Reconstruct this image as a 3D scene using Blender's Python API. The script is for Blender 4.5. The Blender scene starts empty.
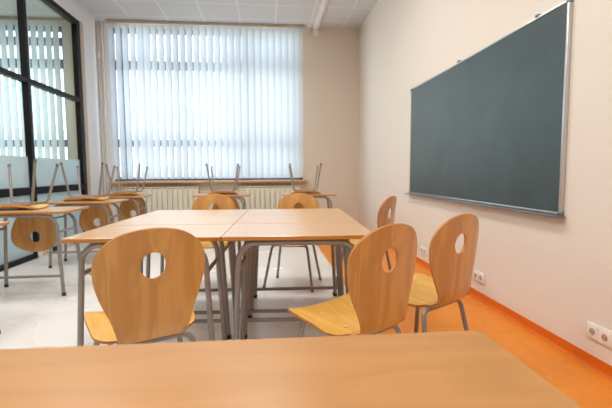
import bpy, bmesh, math, random
from math import sin, cos, pi, radians
from mathutils import Vector, Matrix
random.seed(7)
SC = bpy.context.scene
COL = SC.collection

# ------------------------------------------------------------------ materials
def mat(name):
    m = bpy.data.materials.new(name); m.use_nodes = True
    nt = m.node_tree
    return m, nt, nt.nodes['Principled BSDF']

def N(nt, typ, **kw):
    n = nt.nodes.new(typ)
    for k, v in kw.items():
        if k in n.inputs: n.inputs[k].default_value = v
        else: setattr(n, k, v)
    return n

def srgb(r, g, b):
    f = lambda c: (c/255/12.92 if c/255 <= .04045 else ((c/255+.055)/1.055)**2.4)
    return (f(r), f(g), f(b), 1)

def plain(name, col, rough=.5, metal=0, bump=0, bscale=200, var=0, vscale=3, coat=0):
    m, nt, p = mat(name)
    p.inputs['Roughness'].default_value = rough
    p.inputs['Metallic'].default_value = metal
    p.inputs['Coat Weight'].default_value = coat
    tc = N(nt, 'ShaderNodeTexCoord')
    if var:
        no = N(nt, 'ShaderNodeTexNoise', Scale=vscale, Detail=5.0, Roughness=.6)
        nt.links.new(tc.outputs['Object'], no.inputs['Vector'])
        mx = N(nt, 'ShaderNodeMix', data_type='RGBA')
        mx.inputs[6].default_value = tuple(c*(1-var) for c in col[:3])+(1,)
        mx.inputs[7].default_value = tuple(min(1, c*(1+var)) for c in col[:3])+(1,)
        nt.links.new(no.outputs['Fac'], mx.inputs[0])
        nt.links.new(mx.outputs[2], p.inputs['Base Color'])
    else:
        p.inputs['Base Color'].default_value = col
    if bump:
        nb = N(nt, 'ShaderNodeTexNoise', Scale=float(bscale), Detail=3.0)
        nt.links.new(tc.outputs['Object'], nb.inputs['Vector'])
        b = N(nt, 'ShaderNodeBump', Strength=bump, Distance=.002)
        nt.links.new(nb.outputs['Fac'], b.inputs['Height'])
        nt.links.new(b.outputs['Normal'], p.inputs['Normal'])
    return m

def wood(name, c1, c2, axis='x', rough=.35, coat=.3, scale=1.0, contrast=1.0, bands=True):
    """beech veneer: long soft figure plus fine dark pores along `axis`"""
    m, nt, p = mat(name)
    tc = N(nt, 'ShaderNodeTexCoord')
    L = nt.links.new
    def mapped(sl, sa):
        mp = N(nt, 'ShaderNodeMapping')
        s = {'x': (sl, sa, sa), 'y': (sa, sl, sa), 'z': (sa, sa, sl)}[axis]
        mp.inputs['Scale'].default_value = s
        L(tc.outputs['Object'], mp.inputs['Vector']); return mp
    n1 = N(nt, 'ShaderNodeTexNoise', Scale=1.0*scale, Detail=3.0, Roughness=.5, Distortion=.6)
    L(mapped(1.3, 9).outputs[0], n1.inputs['Vector'])
    # contour lines of the soft noise read as cathedral grain
    mu = N(nt, 'ShaderNodeMath', operation='MULTIPLY'); L(n1.outputs['Fac'], mu.inputs[0]); mu.inputs[1].default_value = 26.0
    si = N(nt, 'ShaderNodeMath', operation='SINE'); L(mu.outputs[0], si.inputs[0])
    hf = N(nt, 'ShaderNodeMath', operation='MULTIPLY_ADD'); L(si.outputs[0], hf.inputs[0])
    hf.inputs[1].default_value = (.22*contrast if bands else .04); hf.inputs[2].default_value = .5
    n2 = N(nt, 'ShaderNodeTexNoise', Scale=1.0, Detail=4.0, Roughness=.65)
    L(mapped(6, 220).outputs[0], n2.inputs['Vector'])
    n3 = N(nt, 'ShaderNodeTexNoise', Scale=1.0, Detail=2.0)
    L(mapped(.8, 5).outputs[0], n3.inputs['Vector'])
    a = N(nt, 'ShaderNodeMath', operation='MULTIPLY_ADD'); L(n2.outputs['Fac'], a.inputs[0]); a.inputs[1].default_value = .5*contrast; L(hf.outputs[0], a.inputs[2])
    b = N(nt, 'ShaderNodeMath', operation='MULTIPLY_ADD'); L(n3.outputs['Fac'], b.inputs[0]); b.inputs[1].default_value = .7*contrast; L(a.outputs[0], b.inputs[2])
    c = N(nt, 'ShaderNodeMath', operation='SUBTRACT', use_clamp=True); L(b.outputs[0], c.inputs[0]); c.inputs[1].default_value = .6*contrast
    mx = N(nt, 'ShaderNodeMix', data_type='RGBA')
    mx.inputs[6].default_value = c1; mx.inputs[7].default_value = c2
    L(c.outputs[0], mx.inputs[0]); L(mx.outputs[2], p.inputs['Base Color'])
    p.inputs['Roughness'].default_value = rough
    p.inputs['Coat Weight'].default_value = coat
    p.inputs['Coat Roughness'].default_value = .25
    return m

M = {}
M['back'] = wood('beech_backrest_shaded', srgb(188, 128, 60), srgb(224, 168, 94), 'z', .36, .3)  # same plywood as the seat; browner tone puts its lighting into the colour
M['seat'] = wood('beech_seat', srgb(214, 158, 70), srgb(236, 188, 98), 'y', .38, .25)  # same shell as the backrest; yellower tone carries the light falling on it
M['ply_edge'] = wood('plywood_edge', srgb(165, 98, 42), srgb(200, 132, 66), 'x', .5, .1, bands=False)
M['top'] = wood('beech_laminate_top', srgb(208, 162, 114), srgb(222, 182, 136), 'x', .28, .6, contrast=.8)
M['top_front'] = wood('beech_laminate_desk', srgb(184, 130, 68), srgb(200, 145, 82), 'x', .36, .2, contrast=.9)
M['edge'] = plain('table_edge_band', srgb(196, 132, 62), .4, var=.08, vscale=30)
M['tube'] = plain('powder_coated_tube', srgb(150, 143, 138), .38, .35, bump=.05)
M['cap'] = plain('black_plastic_cap', srgb(45, 43, 42), .5)
M['cap_grey'] = plain('grey_plastic_cap', srgb(112, 106, 102), .5)
M['bolt'] = plain('zinc_bolt', srgb(225, 212, 180), .4, .1)
M['wall_r'] = plain('cream_wall_paint', srgb(233, 223, 212), .75, bump=.12, bscale=90, var=.015, vscale=1.2)
M['wall_b'] = plain('beige_backlit_wall_paint', srgb(222, 209, 194), .75, bump=.12, bscale=90, var=.02, vscale=1.2)  # beige-cream paint, with the dimming against the window mixed into its colour
M['wall_l'] = plain('white_wall_paint', srgb(228, 228, 230), .7, bump=.1, bscale=90)
M['frame_dark'] = plain('dark_aluminium_frame', srgb(20, 18, 22), .5, 0)
M['frame_dark'].node_tree.nodes['Principled BSDF'].inputs['Specular IOR Level'].default_value = .2
M['reveal'] = plain('beige_frame_trim', srgb(190, 170, 150), .6)
M['win_frame'] = plain('blue_grey_window_frame', srgb(60, 84, 130), .5)
M['alu'] = plain('brushed_aluminium', srgb(205, 205, 206), .32, .75)
M['alu_mat'] = plain('pale_aluminium_profile', srgb(196, 186, 178), .4, .35)
M['tray'] = plain('grey_tray_metal', srgb(140, 144, 154), .35, .6)
M['plastic_w'] = plain('white_socket_plastic', srgb(238, 232, 224), .35)
M['plastic_d'] = plain('dark_socket_hole', srgb(70, 64, 60), .5)
M['radiator'] = plain('cream_radiator_enamel', srgb(228, 220, 200), .35, var=.02)
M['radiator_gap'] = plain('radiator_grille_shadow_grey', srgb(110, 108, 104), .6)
M['pipe'] = plain('painted_pipe', srgb(218, 211, 203), .4)
M['trunking'] = plain('white_trunking', srgb(235, 226, 222), .35)
M['sill'] = wood('sill_wood', srgb(206, 142, 70), srgb(226, 168, 96), 'x', .35, .2)
M['rail'] = plain('blind_headrail', srgb(196, 182, 165), .5)
M['base_o'] = plain('orange_vinyl_skirting', srgb(222, 108, 8), .5, var=.05, vscale=8)

def board_mat():
    m, nt, p = mat('green_chalkboard')
    tc = N(nt, 'ShaderNodeTexCoord')
    n = N(nt, 'ShaderNodeTexNoise', Scale=2.2, Detail=6.0, Roughness=.6, Distortion=.8)
    nt.links.new(tc.outputs['Object'], n.inputs['Vector'])
    r = N(nt, 'ShaderNodeValToRGB')
    r.color_ramp.elements[0].position = .35; r.color_ramp.elements[0].color = srgb(58, 74, 77)
    r.color_ramp.elements[1].position = .7; r.color_ramp.elements[1].color = srgb(68, 84, 88)
    nt.links.new(n.outputs['Fac'], r.inputs[0]); nt.links.new(r.outputs[0], p.inputs['Base Color'])
    p.inputs['Roughness'].default_value = .42
    return m
M['board'] = board_mat()

def floor_mat(name, c1, c2, scale, rough, joints=None):
    m, nt, p = mat(name); L = nt.links.new
    tc = N(nt, 'ShaderNodeTexCoord')
    n = N(nt, 'ShaderNodeTexNoise', Scale=scale, Detail=8.0, Roughness=.7, Distortion=1.5)
    L(tc.outputs['Object'], n.inputs['Vector'])
    r = N(nt, 'ShaderNodeValToRGB')
    r.color_ramp.elements[0].position = .3; r.color_ramp.elements[0].color = c1
    r.color_ramp.elements[1].position = .7; r.color_ramp.elements[1].color = c2
    L(n.outputs['Fac'], r.inputs[0]); L(r.outputs[0], p.inputs['Base Color'])
    p.inputs['Roughness'].default_value = rough
    n2 = N(nt, 'ShaderNodeTexNoise', Scale=.9, Detail=3.0)
    L(tc.outputs['Object'], n2.inputs['Vector'])
    mr = N(nt, 'ShaderNodeMapRange'); L(n2.outputs['Fac'], mr.inputs[0])
    mr.inputs[3].default_value = rough-.06; mr.inputs[4].default_value = rough+.1
    L(mr.outputs[0], p.inputs['Roughness'])
    return m
M['floor'] = floor_mat('pale_linoleum', srgb(234, 232, 228), srgb(241, 239, 235), 30.0, .24)
M['floor_o'] = floor_mat('orange_linoleum', srgb(226, 134, 34), srgb(236, 148, 48), 9.0, .42)

def ceiling_mat():
    m, nt, p = mat('mineral_ceiling_tiles'); L = nt.links.new
    tc = N(nt, 'ShaderNodeTexCoord'); sp = N(nt, 'ShaderNodeSeparateXYZ'); L(tc.outputs['Object'], sp.inputs[0])
    def line(out, off, w):
        a = N(nt, 'ShaderNodeMath', operation='ADD'); L(out, a.inputs[0]); a.inputs[1].default_value = off
        d = N(nt, 'ShaderNodeMath', operation='DIVIDE'); L(a.outputs[0], d.inputs[0]); d.inputs[1].default_value = .6
        f = N(nt, 'ShaderNodeMath', operation='FRACT'); L(d.outputs[0], f.inputs[0])
        s = N(nt, 'ShaderNodeMath', operation='SUBTRACT'); L(f.outputs[0], s.inputs[0]); s.inputs[1].default_value = .5
        ab = N(nt, 'ShaderNodeMath', operation='ABSOLUTE'); L(s.outputs[0], ab.inputs[0])
        g = N(nt, 'ShaderNodeMath', operation='GREATER_THAN'); L(ab.outputs[0], g.inputs[0]); g.inputs[1].default_value = .5-w/.6/2
        return g
    gx = line(sp.outputs['X'], 2.212+6, .024); gy = line(sp.outputs['Y'], 6-6.439+6, .024)
    mxm = N(nt, 'ShaderNodeMath', operation='MAXIMUM'); L(gx.outputs[0], mxm.inputs[0]); L(gy.outputs[0], mxm.inputs[1])
    n = N(nt, 'ShaderNodeTexNoise', Scale=60.0, Detail=4.0); L(tc.outputs['Object'], n.inputs['Vector'])
    r = N(nt, 'ShaderNodeValToRGB'); r.color_ramp.elements[0].position = .3; r.color_ramp.elements[1].position = .7
    r.color_ramp.elements[0].color = srgb(206, 204, 207); r.color_ramp.elements[1].color = srgb(212, 210, 213)
    L(n.outputs['Fac'], r.inputs[0])
    mx = N(nt, 'ShaderNodeMix', data_type='RGBA'); L(mxm.outputs[0], mx.inputs[0]); L(r.outputs[0], mx.inputs[6])
    mx.inputs[7].default_value = srgb(228, 227, 229); L(mx.outputs[2], p.inputs['Base Color'])
    p.inputs['Roughness'].default_value = .7
    b = N(nt, 'ShaderNodeBump', Strength=.4, Distance=.004); L(mxm.outputs[0], b.inputs['Height']); L(b.outputs[0], p.inputs['Normal'])
    return m
M['ceiling'] = ceiling_mat()

def glass_mat():
    m = bpy.data.materials.new('clear_pane_glass'); m.use_nodes = True; nt = m.node_tree; nt.nodes.clear()
    o = N(nt, 'ShaderNodeOutputMaterial'); t = N(nt, 'ShaderNodeBsdfTransparent'); t.inputs[0].default_value = (.88, .92, .88, 1)
    g = N(nt, 'ShaderNodeBsdfGlossy', Roughness=.02); lw = N(nt, 'ShaderNodeLayerWeight', Blend=.5)
    pw = N(nt, 'ShaderNodeMath', operation='POWER'); nt.links.new(lw.outputs['Facing'], pw.inputs[0]); pw.inputs[1].default_value = 4.0
    f = N(nt, 'ShaderNodeMath', operation='MULTIPLY_ADD'); nt.links.new(pw.outputs[0], f.inputs[0]); f.inputs[1].default_value = .35; f.inputs[2].default_value = .03
    mx = N(nt, 'ShaderNodeMixShader'); nt.links.new(f.outputs[0], mx.inputs[0]); nt.links.new(t.outputs[0], mx.inputs[1]); nt.links.new(g.outputs[0], mx.inputs[2])
    nt.links.new(mx.outputs[0], o.inputs[0]); return m
M['glass'] = glass_mat()

def frost_mat():
    m = bpy.data.materials.new('frosted_film'); m.use_nodes = True; nt = m.node_tree; nt.nodes.clear()
    o = N(nt, 'ShaderNodeOutputMaterial'); t = N(nt, 'ShaderNodeBsdfTranslucent', Color=(.74, .86, .92, 1))
    d = N(nt, 'ShaderNodeBsdfDiffuse', Color=(.74, .82, .86, 1)); mx = N(nt, 'ShaderNodeMixShader'); mx.inputs[0].default_value = .35
    g = N(nt, 'ShaderNodeBsdfGlossy', Roughness=.25); m2 = N(nt, 'ShaderNodeMixShader'); m2.inputs[0].default_value = .07
    nt.links.new(t.outputs[0], mx.inputs[1]); nt.links.new(d.outputs[0], mx.inputs[2])
    nt.links.new(mx.outputs[0], m2.inputs[1]); nt.links.new(g.outputs[0], m2.inputs[2]); nt.links.new(m2.outputs[0], o.inputs[0]); return m
M['frost'] = frost_mat()

def slat_mat():
    m = bpy.data.materials.new('translucent_blind_fabric'); m.use_nodes = True; nt = m.node_tree; nt.nodes.clear()
    o = N(nt, 'ShaderNodeOutputMaterial')
    tc = N(nt, 'ShaderNodeTexCoord'); n = N(nt, 'ShaderNodeTexNoise', Scale=120.0, Detail=2.0); nt.links.new(tc.outputs['Object'], n.inputs['Vector'])
    r = N(nt, 'ShaderNodeValToRGB'); r.color_ramp.elements[0].color = (.44, .48, .57, 1); r.color_ramp.elements[1].color = (.49, .53, .62, 1)
    nt.links.new(n.outputs['Fac'], r.inputs[0])
    t = N(nt, 'ShaderNodeBsdfTranslucent'); nt.links.new(r.outputs[0], t.inputs[0])
    d = N(nt, 'ShaderNodeBsdfDiffuse', Color=(.80, .81, .80, 1)); mx = N(nt, 'ShaderNodeMixShader'); mx.inputs[0].default_value = .55
    nt.links.new(t.outputs[0], mx.inputs[1]); nt.links.new(d.outputs[0], mx.inputs[2]); nt.links.new(mx.outputs[0], o.inputs[0]); return m
M['slat'] = slat_mat()

def emit_mat(name, col, s):
    m = bpy.data.materials.new(name); m.use_nodes = True; nt = m.node_tree; nt.nodes.clear()
    o = N(nt, 'ShaderNodeOutputMaterial'); e = N(nt, 'ShaderNodeEmission', Color=col, Strength=s); nt.links.new(e.outputs[0], o.inputs[0]); return m

# ------------------------------------------------------------------ mesh helpers
def obj(name, bm, mats, parent=None, smooth=True, angle=35):
    bmesh.ops.recalc_face_normals(bm, faces=bm.faces)
    me = bpy.data.meshes.new(name); bm.to_mesh(me); bm.free()
    for m in (mats if isinstance(mats, (list, tuple)) else [mats]): me.materials.append(m)
    if smooth:
        me.polygons.foreach_set('use_smooth', [True]*len(me.polygons))
        me.set_sharp_from_angle(angle=radians(angle))
    o = bpy.data.objects.new(name, me); COL.objects.link(o)
    if parent: o.parent = parent
    return o

def box(bm, x0, x1, y0, y1, z0, z1, bev=0, mi=0):
    vs = [bm.verts.new(p) for p in ((x0,y0,z0),(x1,y0,z0),(x1,y1,z0),(x0,y1,z0),(x0,y0,z1),(x1,y0,z1),(x1,y1,z1),(x0,y1,z1))]
    fs = [bm.faces.new([vs[i] for i in q]) for q in ((0,3,2,1),(4,5,6,7),(0,1,5,4),(1,2,6,5),(2,3,7,6),(3,0,4,7))]
    for f in fs: f.material_index = mi
    if bev:
        es = list({e for f in fs for e in f.edges})
        bmesh.ops.bevel(bm, geom=es, offset=bev, segments=2, affect='EDGES', profile=.5)

def fillet(pts, r, seg=7):
    """round the inner corners of a polyline"""
    P = [Vector(p) for p in pts]; out = [P[0]]
    for i in range(1, len(P)-1):
        a, b, c = P[i-1], P[i], P[i+1]; u = (a-b).normalized(); v = (c-b).normalized()
        ang = u.angle(v)
        if ang > 3.1 or r == 0: out.append(b); continue
        d = min(r/math.tan(ang/2), (a-b).length*.49, (c-b).length*.95); rr = d*math.tan(ang/2)
        cen = b+(u+v).normalized()*(rr/sin(ang/2)); s = b+u*d; e = b+v*d
        q1 = s-cen; q2 = e-cen; tot = q1.angle(q2); ax = q1.cross(q2).normalized()
        for k in range(seg+1): out.append(cen+Matrix.Rotation(tot*k/seg, 3, ax) @ q1)
    out.append(P[-1]); return out

def tube(bm, pts, r, seg=10, caps=True):
    P = [Vector(p) for p in pts]; n = len(P)
    T = [((P[min(i+1, n-1)]-P[max(i-1, 0)]).normalized()) for i in range(n)]
    up = Vector((0, 0, 1)) if abs(T[0].z) < .9 else Vector((0, 1, 0))
    u = T[0].cross(up).normalized(); rings = []
    for i in range(n):
        u = (u - T[i]*u.dot(T[i])).normalized(); v = T[i].cross(u)
        rings.append([bm.verts.new(P[i]+(u*cos(2*pi*k/seg)+v*sin(2*pi*k/seg))*r) for k in range(seg)])
    for i in range(n-1):
        for k in range(seg):
            bm.faces.new((rings[i][k], rings[i][(k+1) % seg], rings[i+1][(k+1) % seg], rings[i+1][k]))
    if caps:
        bm.faces.new(rings[0][::-1]); bm.faces.new(rings[-1])

def cyl(bm, c, r, h, axis='z', seg=16):
    a = {'x': Vector((1,0,0)), 'y': Vector((0,1,0)), 'z': Vector((0,0,1))}[axis]
    tube(bm, [Vector(c)-a*h/2, Vector(c)+a*h/2], r, seg)

def empty(name, loc=(0,0,0), rz=0):
    o = bpy.data.objects.new(name, None); o.empty_display_size = .1
    o.location = loc; o.rotation_euler = (0, 0, rz); COL.objects.link(o); return o

def tag(o, label, cat, group=None, kind=None):
    o['label'] = label; o['category'] = cat
    if group: o['group'] = group
    if kind: o['kind'] = kind
    return o

def struct(name, bm, m, smooth=False):
    o = obj(name, bm, m, None, smooth); o['kind'] = 'structure'; return o

def copy_tree(o, parent=None):
    c = o.copy(); COL.objects.link(c); c.parent = parent
    for ch in list(o.children): copy_tree(ch, c)
    return c

def lerp_tab(tab, t):
    if t <= tab[0][0]: return tab[0][1]
    for (a, b), (c, d) in zip(tab, tab[1:]):
        if t <= c: return b+(d-b)*(t-a)/(c-a)
    return tab[-1][1]

def smooth_tab(tab, n=160):
    """Catmull-Rom densified table"""
    out = []
    P = [tab[0]]+list(tab)+[tab[-1]]
    for i in range(1, len(P)-2):
        for k in range(12):
            t = k/12
            q = []
            for j in (0, 1):
                p0, p1, p2, p3 = P[i-1][j], P[i][j], P[i+1][j], P[i+2][j]
                q.append(.5*(2*p1+(p2-p0)*t+(2*p0-5*p1+4*p2-p3)*t*t+(3*p1-p0-3*p2+p3)*t**3))
            out.append(tuple(q))
    out.append(tab[-1]); return out

# ------------------------------------------------------------------ school chair (faces +y, origin on the floor)
PROF = smooth_tab([(-.12,.392),(-.155,.3935),(-.184,.408),(-.199,.440),(-.205,.52),(-.211,.63),(-.220,.72),(-.231,.785),(-.243,.838)])
ARC = [0]
for a, b in zip(PROF, PROF[1:]): ARC.append(ARC[-1]+math.hypot(b[0]-a[0], b[1]-a[1]))
TOT = ARC[-1]
def prof(s):
    s = max(0, min(TOT, s))
    for i in range(len(ARC)-1):
        if s <= ARC[i+1]:
            t = (s-ARC[i])/max(1e-9, ARC[i+1]-ARC[i]); return (PROF[i][0]+(PROF[i+1][0]-PROF[i][0])*t, PROF[i][1]+(PROF[i+1][1]-PROF[i][1])*t)
    return PROF[-1]
HW = [(.15,.204),(.21,.198),(.275,.179),(.34,.153),(.41,.132),(.455,.124),(.49,.121),(TOT,.126)]
def outline():
    """right half of the back's outline in (x, distance from the top), then mirrored"""
    R = []
    for k in range(0, 19):       # rounded top, slightly squarer than a circle
        a = pi/2*k/18
        R.append((.204*sin(a)**.92 if k else 0, .15*(1-cos(a)**.92 if k < 18 else 1)))
    for x, t in [(w, t) for t, w in smooth_tab(HW)[1:]]: R.append((x, t))
    return R
def backrest_bm():
    R = outline(); poly = R+[(-x, t) for x, t in R[::-1]]
    hc = .147; hrx, hry = .0475, .052
    angs = [2*pi*k/72 for k in range(72)]
    for sx in (-1, 1): angs.append(math.atan2(TOT-hc, sx*.126) % (2*pi))
    angs = sorted(set(round(a, 6) for a in angs))
    pts = []
    for a in angs:
        dx, dt = cos(a), sin(a); best = None
        for (x1, t1), (x2, t2) in zip(poly, poly[1:]+poly[:1]):
            ex, et = x2-x1, t2-t1; det = dx*(-et)+ex*dt
            if abs(det) < 1e-12: continue
            rx, rt = x1, t1-hc
            lam = (rx*(-et)+ex*rt)/det; mu = (dx*rt-dt*rx)/det
            if lam > 0 and -1e-6 <= mu <= 1+1e-6 and (best is None or lam > best): best = lam
        pts.append((dx*best, hc+dt*best))
    bm = bmesh.new(); nr = 22; rings = []
    def place(x, t):
        s = TOT-t; y, z = prof(s); k = min(1, max(0, (s-.05)/.15)); k = k*k*(3-2*k)
        return Vector((x, y+.62*x*x*k, z+.28*x*x*(1-k)*max(0, 1-s/.06)*0))
    for j in range(nr+1):
        f = j/nr; ring = []
        for a, (ox, ot) in zip(angs, pts):
            ix, it = hrx*cos(a), hc+hry*sin(a)
            ring.append(bm.verts.new(place(ix+(ox-ix)*f, it+(ot-it)*f)))
        rings.append(ring)
    n = len(angs)
    for j in range(nr):
        for k in range(n):
            bm.faces.new((rings[j][k], rings[j][(k+1) % n], rings[j+1][(k+1) % n], rings[j+1][k]))
    return thicken(bm, .011, Vector((0, -1, -.3)))
def thicken(bm, th, side):
    """close the sheet into a slab, growing towards `side`"""
    bm.normal_update()
    if sum((f.normal.dot(side)*f.calc_area() for f in bm.faces)) > 0:
        bmesh.ops.reverse_faces(bm, faces=bm.faces)
    bm.normal_update()
    vs = list(bm.verts); mp = {v: bm.verts.new(v.co-v.normal*th) for v in vs}
    fs = list(bm.faces); be = [e for e in bm.edges if len(e.link_faces) == 1]
    for f in fs:
        g = bm.faces.new([mp[v] for v in reversed(f.verts)]); g.material_index = 0
    for e in be:
        a, b = e.verts; g = bm.faces.new((a, b, mp[b], mp[a])); g.material_index = 1
    return bm
def seat_z(y):
    return lerp_tab([(-.12,.392),(-.05,.3955),(.08,.409),(.15,.4165),(.18,.4155),(.2,.409),(.213,.399)], y)
SEATW = smooth_tab([(-.12,.126),(-.113,.152),(-.095,.176),(-.06,.192),(.0,.200),(.07,.205),(.12,.206),(.16,.202),(.188,.190),(.204,.170),(.213,.135)])
def seat_bm():
    bm = bmesh.new(); rows = []
    for y, w in SEATW:
        w *= 1+.05*min(1, max(0, (y+.12)/.05))
        k = min(1, max(0, (y+.12)/.12)); row = []
        for i in range(17):
            u = -1+i/8; x = u*w
            row.append(bm.verts.new((x, y, seat_z(y)+.42*x*x*k)))
        rows.append(row)
    for a, b in zip(rows, rows[1:]):
        for i in range(16): bm.faces.new((a[i], a[i+1], b[i+1], b[i]))
    return thicken(bm, .011, Vector((0, 0, -1)))

def make_chair():
    root = empty('school_chair')
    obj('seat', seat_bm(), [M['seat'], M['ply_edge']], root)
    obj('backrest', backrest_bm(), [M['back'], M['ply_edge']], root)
    r = .012
    fz, rz_ = .389, .369
    FT = {1: (.222, .185), -1: (.215, -.195)}
    bmf = bmesh.new()
    for sy, tx, ty, tz in ((1, .160, .120, fz), (-1, .158, -.135, rz_)):
        fx, fy = FT[sy]
        for sx in (-1, 1):
            foot = Vector((sx*fx, fy, .012)); top = Vector((sx*tx, ty, tz))
            k = .84; jn = foot.lerp(top, k)
            b = bmesh.new(); tube(b, [foot, jn], r)
            lg = obj('leg', b, M['tube'], root)
            c = bmesh.new(); d = (top-foot).normalized(); tube(c, [foot-d*.012, foot+d*.014], r+.0015)
            obj('foot_cap', c, M['cap_grey'], lg)
        L_, R_ = Vector((-fx, fy, .012)).lerp(Vector((-tx, ty, tz)), .84), Vector((fx, fy, .012)).lerp(Vector((tx, ty, tz)), .84)
        tube(bmf, fillet([L_, (-tx, ty, tz), (tx, ty, tz), R_], .05, 8), r)
    for sx in (-1, 1):
        tube(bmf, [(sx*.095, .120, fz), (sx*.085, -.135, rz_)], .009)
        for y in (.075, -.07):
            z = seat_z(y); box(bmf, sx*.092-.016, sx*.092+.016, y-.02, y+.02, z-.0285, z-.0095)
    obj('seat_frame', bmf, M['tube'], root)
    for sx in (-1, 1):
        for y in (.075, -.07):
            b = bmesh.new(); cyl(b, (sx*.092, y, seat_z(y)+.0045), .008, .004)
            obj('bolt', b, M['bolt'], root)
    return root

CH = make_chair()
_used = [False]
def chair(label, group=None):
    c = CH if not _used[0] else copy_tree(CH)
    _used[0] = True
    return tag(c, label, 'chair', group)
def stand_chair(rear, az, label, group=None):
    """rear = point under the middle of the back's foot; az = degrees the chair faces to the right of +y"""
    c = chair(label, group); a = radians(az); f = Vector((sin(a), cos(a)))
    c.location = (rear[0]+f.x*.19, rear[1]+f.y*.19, 0); c.rotation_euler = (0, 0, -a)
    return c
SEAT_ME = [o for o in CH.children if o.name.startswith('seat') and 'frame' not in o.name][0].data
def flipped_chair(x, rear_edge, az, label, group, top=.7265):
    """chair put upside down on a table, seat flat on the top, back hanging behind the rear edge"""
    c = chair(label, group); a = radians(az)
    R = Matrix.Rotation(-a, 4, 'Z') @ Matrix.Rotation(radians(5.2), 4, 'X') @ Matrix.Rotation(pi, 4, 'Y')
    zs = min((R @ v.co).z for v in SEAT_ME.vertices)
    # local y = -.135 sits over the rear edge
    p = R @ Vector((0, -.142, .395))
    c.matrix_world = Matrix.Translation((x-p.x, rear_edge-p.y, top+.001-zs)) @ R
    return c

# ------------------------------------------------------------------ school table (origin on the floor, centre; near side -y)
TW, TD, TH, TT = .765, .480, .7265, .022
def rounded_slab(bm, w, d, z0, z1, r, seg=5):
    pts = []
    for cx, cy, a0 in ((w/2-r, d/2-r, 0), (-w/2+r, d/2-r, 90), (-w/2+r, -d/2+r, 180), (w/2-r, -d/2+r, 270)):
        for k in range(seg+1):
            a = radians(a0+90*k/seg); pts.append((cx+r*cos(a), cy+r*sin(a)))
    e = .0025
    def ring(z, s):
        return [bm.verts.new((x-(s if x > 0 else -s), y-(s if y > 0 else -s), z)) for x, y in pts]
    rs = [ring(z0, e), ring(z0+e, 0), ring(z1-e, 0), ring(z1, e)]
    for i, (a, b) in enumerate(zip(rs, rs[1:])):
        for k in range(len(pts)):
            f = bm.faces.new((a[k], a[(k+1) % len(pts)], b[(k+1) % len(pts)], b[k])); f.material_index = 1 if i < 2 else 0
    f = bm.faces.new(rs[0][::-1]); f.material_index = 1
    bm.faces.new(rs[-1])
def make_table(name, bar_side, w=TW, d=TD, topmat='top'):
    root = empty(name)
    b = bmesh.new(); rounded_slab(b, w, d, TH-TT, TH, .012)
    obj('tabletop', b, [M[topmat], M['edge']], root)
    r = .0145; zt = TH-TT-r-.001
    hx = w/2-.085; fr = {-1: -d/2+.03, 1: d/2-.13}
    for sy in (-1, 1):
        y = fr[sy]; bf = bmesh.new(); J = []
        for sx in (-1, 1):
            foot = Vector((sx*(hx+.036), y+(-.012 if sy < 0 else .012), .012)); top = Vector((sx*hx, y, zt))
            jn = foot.lerp(top, .74); J.append((foot, top, jn))
            bl = bmesh.new(); tube(bl, [foot, jn], r, 12); lg = obj('leg', bl, M['tube'], root)
            c = bmesh.new(); dd = (top-foot).normalized(); tube(c, [foot-dd*.012, foot+dd*.016], r+.002, 12); obj('foot_cap', c, M['cap'], lg)
        tube(bf, fillet([J[0][2], J[0][1], J[1][1], J[1][2]], .11, 10), r, 12)
        obj('frame_arch', bf, M['tube'], root)
        if sy == bar_side:
            bb = bmesh.new(); q = [j[0].lerp(j[1], .235) for j in J]; tube(bb, q, .0115); obj('foot_bar', bb, M['tube'], root)
    for sx in (-1, 1):
        bs = bmesh.new(); x = sx*(hx+.007)
        tube(bs, [(x, fr[-1], .545), (x, fr[1], .545)], .011)
        obj('side_brace', bs, M['tube'], root)
    hk = bmesh.new(); x = -(hx+.007); ym = fr[-1]+.06
    tube(hk, fillet([(x, ym, .537), (x+.028, ym, .522), (x+.036, ym, .537)], .008, 4), .003, 6); obj('bag_hook', hk, M['tube'], root)
    return root
TA = make_table('school_table', -1)
TB = make_table('school_table', 1)
_tu = {}
def table(proto, x, y, az, label, group=None):
    t = proto if id(proto) not in _tu else copy_tree(proto)
    _tu[id(proto)] = 1
    t.scale = (1, 1, 1); t.location = (x, y, 0); t.rotation_euler = (0, 0, -radians(az))
    return tag(t, label, 'table', group)

# group of tables in the middle of the room
GA = 3.0; ga = radians(GA); G0 = Vector((-.992, 2.022))
ux, uy = Vector((cos(ga), -sin(ga))), Vector((sin(ga), cos(ga)))
def gpos(i, j, gapy=0):
    p = G0+ux*(TW/2+i*(TW+.002))+uy*(TD/2+j*TD+(0, .005, .006)[j]); return p.x, p.y
glab = {(0,0): 'beech-topped table at the pushed-together group, behind the chair with its back squarely to us',
        (1,0): 'beech-topped table at the pushed-together group, tucked above the angled centre chair seat',
        (0,1): 'middle-row beech table of the pushed-together group, on its window-partition side',
        (1,1): 'middle-row beech table of the pushed-together group, on its chalkboard side',
        (0,2): 'last-row beech table of the pushed-together group, chair pulled up at its radiator side',
        (1,2): 'last-row beech table of the group, turned chair with splayed legs behind it'}
for j in range(3):
    for i in range(2):
        x, y = gpos(i, j)
        t = table(TB if j == 0 else TA, x, y, GA, glab[(i, j)], 'tables pushed together in the middle')
        if j: t.scale.z = 1.002

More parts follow.
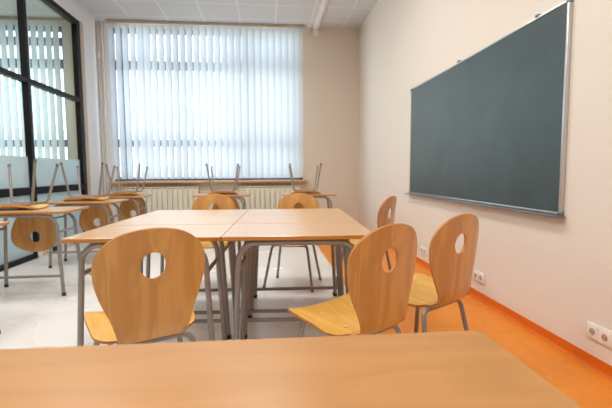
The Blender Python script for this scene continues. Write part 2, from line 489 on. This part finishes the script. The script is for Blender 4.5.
# single tables along the glazed partition and by the window
left_rows = [(-2.085, 2.60, 'single beech table cut off by the picture edge, only a corner and one leg showing'),
             (-2.07, 3.775, 'single beech table by the glass partition with the largest upturned chair on it'),
             (-2.06, 4.86, 'single beech table by the partition, second one with an upturned chair'),
             (-2.06, 5.89, 'single beech table by the partition end, in front of the larger radiator')]
for x, y, l in left_rows: table(TA, x, y, 0, l, 'single tables with chairs on top')
back_rows = [(-.632, 5.90, 'single table near the window carrying the upturned chair left of the blind centre'),
             (.600, 5.80, 'single table carrying the upturned chair below the blind edge at the beige wall')]
back_rows[0] = (-.632, 5.90, 'single table under the blind middle, upturned chair on it, between the two radiators')
for x, y, l in back_rows: table(TA, x, y, 1.5, l, 'single tables with chairs on top')

# chairs standing on the floor
stand_chair((-.445, 1.575), -27, 'beech school chair with its round-holed back squarely to us at the group table')
stand_chair((.46, 1.555), -33, 'beech school chair turned sideways, seat with two bolts showing, overlapping the table end')
stand_chair((.905, 1.865), -33, 'beech school chair on the orange floor, in front of the chalkboard wall')
stand_chair((.99, 3.27), -54, 'beech school chair farthest along the chalkboard wall, back seen nearly edge-on, beside the group tables')
stand_chair((-.505, 3.88), 178, 'beech school chair facing us behind the last group table, between the radiators')
stand_chair((.295, 3.84), 199, 'beech school chair facing us, slightly turned, its splayed legs visible under the tables')
# chairs turned upside down on tables
flipped_chair(-2.21, 4.0, 180, 'upturned beech chair on the single table beside the dark partition mullion', 'upturned chairs on tables')
flipped_chair(-2.08, 5.10, 180, 'upturned beech chair on the table in front of the white pillar wall', 'upturned chairs on tables')
flipped_chair(-1.98, 6.13, 180, 'upturned beech chair on the table just under the first blind slats', 'upturned chairs on tables')
flipped_chair(-.62, 6.14, 181, 'upturned beech chair on the table under the middle of the blind', 'upturned chairs on tables')
flipped_chair(.56, 6.04, 181, 'upturned beech chair on the table beside the beige wall corner', 'upturned chairs on tables')

# desk right in front of the camera
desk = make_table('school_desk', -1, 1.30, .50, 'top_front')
a = radians(0.9)
u = Vector((cos(a), -sin(a))); v = Vector((sin(a), cos(a))); cr = Vector((.418, .738))
p = cr-u*.65-v*.25
desk.location = (p.x, p.y, 0); desk.rotation_euler = (0, 0, -a)
tag(desk, 'wide empty beech desk along the bottom of the view, in front of all chairs', 'desk')

# ------------------------------------------------------------------ room shell
XR, XL, YB, HC, YF = 1.70, -2.837, 7.36, 3.60, -2.6
XA = -7.2     # far wall of the neighbouring room
b = bmesh.new(); box(b, XA-.1, .70, YF, YB+.25, -.1, 0); struct('floor', b, M['floor'])
b = bmesh.new(); box(b, .70, XR+.1, YF, YB+.25, -.1, 0); struct('floor.001', b, M['floor_o'])
b = bmesh.new(); box(b, XA-.1, XR+.1, YF, YB+.25, HC, HC+.1); struct('ceiling', b, M['ceiling'])
b = bmesh.new(); box(b, XR, XR+.15, YF, YB+.25, 0, HC); struct('wall_right', b, M['wall_r'])
b = bmesh.new(); box(b, XA-.1, XR+.15, YF-.15, YF, 0, HC); struct('wall_front', b, M['wall_r'])
b = bmesh.new(); box(b, XA-.15, XA, YF, YB+.25, 0, HC); struct('wall_left', b, M['wall_l'])
WX0, WX1, WZ0, WZ1 = -2.66, .665, .90, 3.54
AX0, AX1 = -6.8, -3.40
b = bmesh.new()
xs = [XA, AX0, AX1, WX0, WX1, XR]
box(b, XA, AX0, YB, YB+.25, 0, HC); box(b, AX1, -2.90, YB, YB+.25, 0, HC); box(b, WX1, XR, YB, YB+.25, 0, HC)
for x0, x1 in ((AX0, AX1), (WX0, WX1)):
    box(b, x0, x1, YB, YB+.25, 0, WZ0); box(b, x0, x1, YB, YB+.25, WZ1, HC)
struct('wall_back', b, M['wall_b'])
b = bmesh.new(); box(b, -2.90, WX0, YB, YB+.25, 0, HC); struct('wall_back.001', b, M['wall_l'])
# orange coved skirting
b = bmesh.new()
prof_c = [(XR-.0, .065), (XR-.005, .065), (XR-.006, .02), (XR-.010, .008), (XR-.020, .0015), (XR, .0)]
va = [b.verts.new((x, YF, z)) for x, z in prof_c]; vb = [b.verts.new((x, YB, z)) for x, z in prof_c]
for k in range(len(prof_c)): b.faces.new((va[k], va[(k+1) % 6], vb[(k+1) % 6], vb[k]))
b.faces.new(va); b.faces.new(vb[::-1]); struct('baseboard_right', b, M['base_o'])
b = bmesh.new(); box(b, WX1+.02, XR-.04, YB-.012, YB, 0, .065); struct('baseboard_back', b, M['base_o'])

# windows: blue-grey frames with panes
def window(name, x0, x1, mulls, extra=()):
    b = bmesh.new(); y0, y1 = YB+.10, YB+.16
    box(b, x0, x1, y0, y1, WZ0, WZ0+.07); box(b, x0, x1, y0, y1, WZ1-.08, WZ1)
    box(b, x0, x0+.06, y0, y1, WZ0, WZ1); box(b, x1-.06, x1, y0, y1, WZ0, WZ1)
    for z0, z1 in ((2.84, 3.00), (1.50, 1.63))+tuple(extra): box(b, x0, x1, y0+.002, y1-.002, z0, z1)
    for m_ in mulls: box(b, m_-.035, m_+.035, y0+.001, y1-.001, WZ0, WZ1)
    o = struct(name, b, M['win_frame'])
    g = bmesh.new(); box(g, x0+.03, x1-.03, YB+.127, YB+.133, WZ0+.03, WZ1-.03)
    q = obj('pane', g, M['glass'], o, False); return o
window('window_1', WX0, WX1, (-2.50, -1.44, -.34))
window('window_2', AX0, AX1, (-5.9, -5.0), ((3.22, 3.36),))
b = bmesh.new(); box(b, -2.70, .745, YB-.16, YB+.10, .862, .892, .004)
o = obj('window_sill', b, M['sill']); tag(o, 'long wooden window sill board with orange-brown edge above the radiators', 'window sill')
b = bmesh.new(); box(b, AX0-.03, AX1+.03, YB-.10, YB+.10, .862, .892, .004)
o = obj('window_sill', b, M['sill']); tag(o, 'wooden window sill in the neighbouring room behind the frosted glass', 'window sill')

# vertical blinds
def blind(x0, x1, label, y=7.25, pitch=.1170, th=-24):
    root = empty('vertical_blind', ((x0+x1)/2, y, 3.56)); tag(root, label, 'blind')
    cx = (x0+x1)/2
    b = bmesh.new(); box(b, x0-cx-.01, x1-cx+.01, -.022, .022, -.010, .036, .003); obj('headrail', b, M['rail'], root)
    n = int((x1-x0)/pitch); first = None
    def slat_bm():
        b = bmesh.new(); w = .130; za, zb = -.022, -2.625; rows = []
        for i in range(7):
            u = -1+i/3; rows.append([(u*w/2, .006*(1-u*u), z) for z in (za, zb)])
        top = [b.verts.new(r[0]) for r in rows]; bot = [b.verts.new(r[1]) for r in rows]
        for i in range(6): b.faces.new((top[i], top[i+1], bot[i+1], bot[i]))
        return b
    for i in range(n):
        x = x0+pitch*(i+.5)-cx
        if first is None:
            s = obj('slat', slat_bm(), M['slat'], root); first = s
        else:
            s = first.copy(); COL.objects.link(s); s.parent = root
        a = th+random.uniform(-2, 2)
        if label.startswith('white') and i in (4, 5): a = -10-3*(i-4)
        s.location = (x, 0, 0); s.rotation_euler = (0, 0, radians(a))
    b = bmesh.new(); tube(b, [(-(x1-cx)-.012, -.01, -.02), (-(x1-cx)-.012, -.01, -1.9)], .0025, 6); obj('pull_cord', b, M['plastic_w'], root)
    return root
blind(-2.63, .715, 'white vertical slat blind covering the big classroom window')
blind(-6.9, -3.30, 'vertical slat blind of the neighbouring room seen through the partition glass', th=-20)

# radiators
def radiator(x0, n, pitch, label):
    w = n*pitch; root = empty('radiator', (x0+w/2, 7.262, 0)); tag(root, label, 'radiator', 'radiators under the window')
    b = bmesh.new()
    for i in range(n):
        x = -w/2+pitch*i
        box(b, x+.004, x+pitch-.004, -.045, .045, .20, .765, .008)
        box(b, x+.0, x+pitch, -.03, .03, .23, .30); box(b, x, x+pitch, -.03, .03, .68, .74)
    obj('section_body', b, M['radiator'], root)
    b = bmesh.new(); box(b, -w/2, w/2, -.045, .045, .778, .795, .003)
    for i in range(n+1):
        x = -w/2+pitch*i; x = max(-w/2+.012, min(w/2-.012, x)); box(b, x-.011, x+.011, -.044, -.01, .755, .779)
    obj('top_grille', b, M['radiator'], root)
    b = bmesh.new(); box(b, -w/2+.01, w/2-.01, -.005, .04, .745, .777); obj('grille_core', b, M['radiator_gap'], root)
    b = bmesh.new()
    for s in (-1, 1): box(b, s*(w/2-.1)-.02, s*(w/2-.1)+.02, .03, .096, .28, .70)
    obj('bracket', b, M['radiator'], root)
    b = bmesh.new(); tube(b, fillet([(w/2, 0, .26), (w/2+.05, 0, .26), (w/2+.05, 0, 0)], .02, 5), .009); cyl(b, (w/2+.03, 0, .26), .018, .03, 'x', 12)
    obj('supply_pipe', b, M['pipe'], root)
radiator(-2.44, 14, .0886, 'long cream ribbed radiator under the window at the partition side')
radiator(-.48, 12, .0895, 'cream ribbed radiator under the window nearer the beige wall')

# heating pipes in the corner
for k, (x, l) in enumerate(((-2.800, 'thin vertical heating pipe tight in the window corner, carrying a small bracket'), (-2.745, 'thin vertical heating pipe beside the corner pipe, closer to the blind'))):
    root = empty('heating_pipe', (x, 7.325, 0)); tag(root, l, 'pipe')
    b = bmesh.new(); tube(b, [(0, 0, 0), (0, 0, HC)], .014, 12); obj('riser', b, M['pipe'], root)
    if k == 0:
        b = bmesh.new(); box(b, -.03, .03, -.03, .034, 2.98, 3.08, .006); obj('bracket', b, M['trunking'], root)

# glazed partition
XP = XL
b = bmesh.new(); box(b, XP-.12, XP, 6.78, YB, 0, HC); struct('wall_left.001', b, M['wall_l'])
b = bmesh.new(); box(b, XP-.12, XP, YF, 6.78, 3.36, HC); struct('wall_left.002', b, M['wall_l'])
b = bmesh.new(); box(b, XP-.125, XP+.012, 6.70, 6.81, 0, 3.38, .003); struct('trim_1', b, M['reveal'])
b = bmesh.new()
yA, yB_ = YF, 6.70
box(b, XP-.065, XP+.006, 6.585, yB_, 0, 3.36)
box(b, XP-.065, XP+.005, yA, yB_, 3.29, 3.37); box(b, XP-.065, XP+.005, yA, yB_, 0, .055)
box(b, XP-.065, XP+.004, yA, yB_, 2.13, 2.19); box(b, XP-.065, XP+.004, yA, yB_, .785, .875)
mull = [5.25-1.28*k for k in range(7)]
for y in mull: box(b, XP-.065, XP+.008, y-.028, y+.028, .0, 3.36)
o = struct('window_3', b, M['frame_dark'])
g = bmesh.new(); box(g, XP-.055, XP-.049, yA, 6.60, .05, 3.32); obj('pane', g, M['glass'], o, False)
ys = [yA]+[m_ for m_ in mull[::-1]]+[6.585]
for k in range(len(ys)-1):
    a0 = ys[k]+(.028 if k else 0); a1 = ys[k+1]-(.028 if k < len(ys)-2 else 0)
    g = bmesh.new(); box(g, XP-.047, XP-.044, a0, a1, .055, .785); box(g, XP-.047, XP-.044, a0, a1, .875, 1.245)
    obj('frosted_film', g, M['frost'], o, False)

# ceiling trunking ending on the back wall
root = empty('cable_trunking', (.905, 0, 0)); tag(root, 'narrow white trunking strip running along the ceiling to the back wall', 'cable trunking')
b = bmesh.new()
box(b, -.045, .045, YF, YB-.002, HC-.042, HC-.001, .003); box(b, -.028, .028, YF, YB-.004, HC-.052, HC-.04, .002)
obj('channel', b, M['trunking'], root)
b = bmesh.new(); box(b, -.048, .048, YB-.055, YB-.001, HC-.13, HC-.04, .004); obj('end_cap', b, M['trunking'], root)

# sockets
def socket(face_x, y, z, n, label, side=-1):
    root = empty('power_socket', (face_x, y, z)); tag(root, label, 'power socket', None)
    L = .078*n; s = side
    b = bmesh.new(); box(b, *sorted((0, s*.012)), -L/2-.004, L/2+.004, -.043, .043, .004); obj('frame_plate', b, M['plastic_w'], root)
    for i in range(n):
        yc = -L/2+.078*(i+.5)
        b = bmesh.new()
        box(b, *sorted((s*.010, s*.016)), yc-.032, yc+.032, -.033, .033, .003); f = obj('insert', b, M['plastic_w'], root)
        c = bmesh.new(); cyl(c, (s*.0155, yc, 0), .019, .003, 'x', 20); h = obj('plug_well', c, M['reveal'], f)
        c = bmesh.new()
        for d in (-.0095, .0095): cyl(c, (s*.0172, yc+d, 0), .0035, .003, 'x', 8)
        obj('contact_holes', c, M['plastic_d'], f)
    return root
socket(XR, 4.19, .175, 2, 'small white double power socket on the cream wall between two chair backs')
socket(XR, 3.04, .190, 2, 'white double power socket just behind the chair on the orange floor')
socket(XR, 1.815, .197, 3, 'white triple power socket low on the cream wall at the picture edge')
for y, l in ((5.35, 'white floor-level socket box below the partition glass, nearer to us'), (5.92, 'white floor-level socket box at the partition, near the white pillar wall')):
    root = empty('socket_box', (XP+.006, y, 0)); tag(root, l, 'power socket')
    b = bmesh.new(); box(b, 0, .045, -.13, .13, .0, .085, .004); obj('housing', b, M['plastic_w'], root)
    for d in (-.065, .0, .065):
        c = bmesh.new(); cyl(c, (.0455, d, .042), .02, .003, 'x', 16); obj('plug_well', c, M['reveal'], root)

# ------------------------------------------------------------------ chalkboard
B1, B2, BZ0, BZ1 = 4.620, 2.150, .785, 1.985
cy = (B1+B2)/2; cz = (BZ0+BZ1)/2; hw = (B1-B2)/2; hh = (BZ1-BZ0)/2
root = empty('chalkboard', (XR, cy, cz)); tag(root, 'large dark green chalkboard with aluminium frame on the cream wall', 'chalkboard')
b = bmesh.new(); box(b, -.018, -.004, -hw+.006, hw-.006, -hh+.006, hh-.006); obj('writing_surface', b, M['board'], root, False)
b = bmesh.new(); t = .013
box(b, -.024, -.001, -hw, -hw+.018, -hh, hh, .003); box(b, -.024, -.001, hw-t, hw, -hh, hh, .003)
box(b, -.0235, -.0015, -hw+t, hw-t, hh-t, hh, .003); box(b, -.0235, -.0015, -hw+t, hw-t, -hh, -hh+t, .003)
obj('frame', b, M['alu'], root)
for sy in (-1, 1):
    for sz in (-1, 1):
        b = bmesh.new(); box(b, -.027, -.0005, sy*(hw-.008)-.012, sy*(hw-.008)+.012, sz*(hh-.008)-.012, sz*(hh-.008)+.012, .003)
        obj('corner_cap', b, M['tray'], root)
b = bmesh.new()
box(b, -.060, -.001, -hw-.02, hw+.05, -hh-.016, -hh-.010, .002); box(b, -.064, -.058, -hw-.02, hw+.05, -hh-.016, -hh-.001, .002)
obj('chalk_tray', b, M['tray'], root)
for y in (2.42, 3.45):
    b = bmesh.new(); box(b, -.030, -.002, y-cy-.015, y-cy+.015, hh, hh+.014, .002); obj('wall_clip', b, M['tray'], root)

# ------------------------------------------------------------------ light
W = bpy.data.worlds.new('sky'); SC.world = W; W.use_nodes = True
nt = W.node_tree; bg = nt.nodes['Background']
tc = N(nt, 'ShaderNodeTexCoord'); sp = N(nt, 'ShaderNodeSeparateXYZ'); nt.links.new(tc.outputs['Generated'], sp.inputs[0])
r = N(nt, 'ShaderNodeValToRGB'); nt.links.new(sp.outputs['Z'], r.inputs[0])
r.color_ramp.elements[0].position = 0.0; r.color_ramp.elements[0].color = (.75, .78, .80, 1)
r.color_ramp.elements[1].position = .5; r.color_ramp.elements[1].color = (.66, .80, 1, 1)
e = r.color_ramp.elements.new(.12); e.color = (.92, .96, 1.0, 1)
nt.links.new(r.outputs[0], bg.inputs[0]); bg.inputs[1].default_value = 6.1
def area(name, loc, rot, sx, sy, power, col, portal=False):
    l = bpy.data.lights.new(name, 'AREA'); l.shape = 'RECTANGLE'; l.size = sx; l.size_y = sy; l.energy = power; l.color = col
    o = bpy.data.objects.new(name, l); o.location = loc; o.rotation_euler = rot; COL.objects.link(o)
    if portal: l.cycles.is_portal = True
    return o
area('window_light', ((WX0+WX1)/2, YB+.24, (WZ0+WZ1)/2), (radians(-90), 0, 0), WX1-WX0, WZ1-WZ0, 1, (1, 1, 1), True)
area('window_light', ((AX0+AX1)/2, YB+.24, (WZ0+WZ1)/2), (radians(-90), 0, 0), AX1-AX0, WZ1-WZ0, 1, (1, 1, 1), True)
M['led'] = emit_mat('led_diffuser', (1, .95, .90, 1), 5.0)
for k, (x, y, l) in enumerate([(-1.91, 4.04, 'a'), (-.11, 4.04, 'b'), (-1.91, 1.64, 'c'), (-.11, 1.64, 'd'), (-1.91, -.76, 'e'), (-.11, -.76, 'f'), (-5.0, 4.6, 'g'), (-5.0, 1.6, 'h')]):
    root = empty('ceiling_light', (x, y, HC)); tag(root, 'square recessed ceiling light panel overhead, out of the picture', 'ceiling light', 'ceiling light panels')
    b = bmesh.new()
    for q in ((-.30, .30, -.30, -.275), (-.30, .30, .275, .30), (-.30, -.275, -.275, .275), (.275, .30, -.275, .275)): box(b, *q, -.012, -.001)
    obj('frame', b, M['trunking'], root)
    b = bmesh.new(); box(b, -.275, .275, -.275, .275, -.008, -.001); obj('diffuser', b, M['led'], root, False)
    area('panel_light', (x, y, HC-.02), (0, 0, 0), .54, .54, (28 if y > 1 else 12) if x > -3 else 34, (1, .97, .94))

# ------------------------------------------------------------------ camera
cam = bpy.data.cameras.new('camera'); co = bpy.data.objects.new('camera', cam); COL.objects.link(co)
yaw, pit, rol = .0969, .0794, -.0064
F = Vector((sin(yaw)*cos(pit), cos(yaw)*cos(pit), -sin(pit))); Rt = Vector((cos(yaw), -sin(yaw), 0)); U = Rt.cross(F)
rr = Rt*cos(rol)+U*sin(rol); uu = -Rt*sin(rol)+U*cos(rol)
co.matrix_world = Matrix(((rr.x, uu.x, -F.x, 0), (rr.y, uu.y, -F.y, 0), (rr.z, uu.z, -F.z, 1.04), (0, 0, 0, 1)))
cam.sensor_width = 36; cam.lens = 402.73*36/612; cam.clip_start = .02
cam.dof.use_dof = True; cam.dof.focus_distance = 1.75; cam.dof.aperture_fstop = 3.5
SC.camera = co
SC.view_settings.view_transform = 'Standard'; SC.view_settings.look = 'None'
SC.view_settings.exposure = 0.14; SC.view_settings.gamma = 1.0
SC.cycles.use_denoising = True
SC.cycles.max_bounces = 10; SC.cycles.diffuse_bounces = 5; SC.cycles.transparent_max_bounces = 12
SC.cycles.sample_clamp_indirect = 6
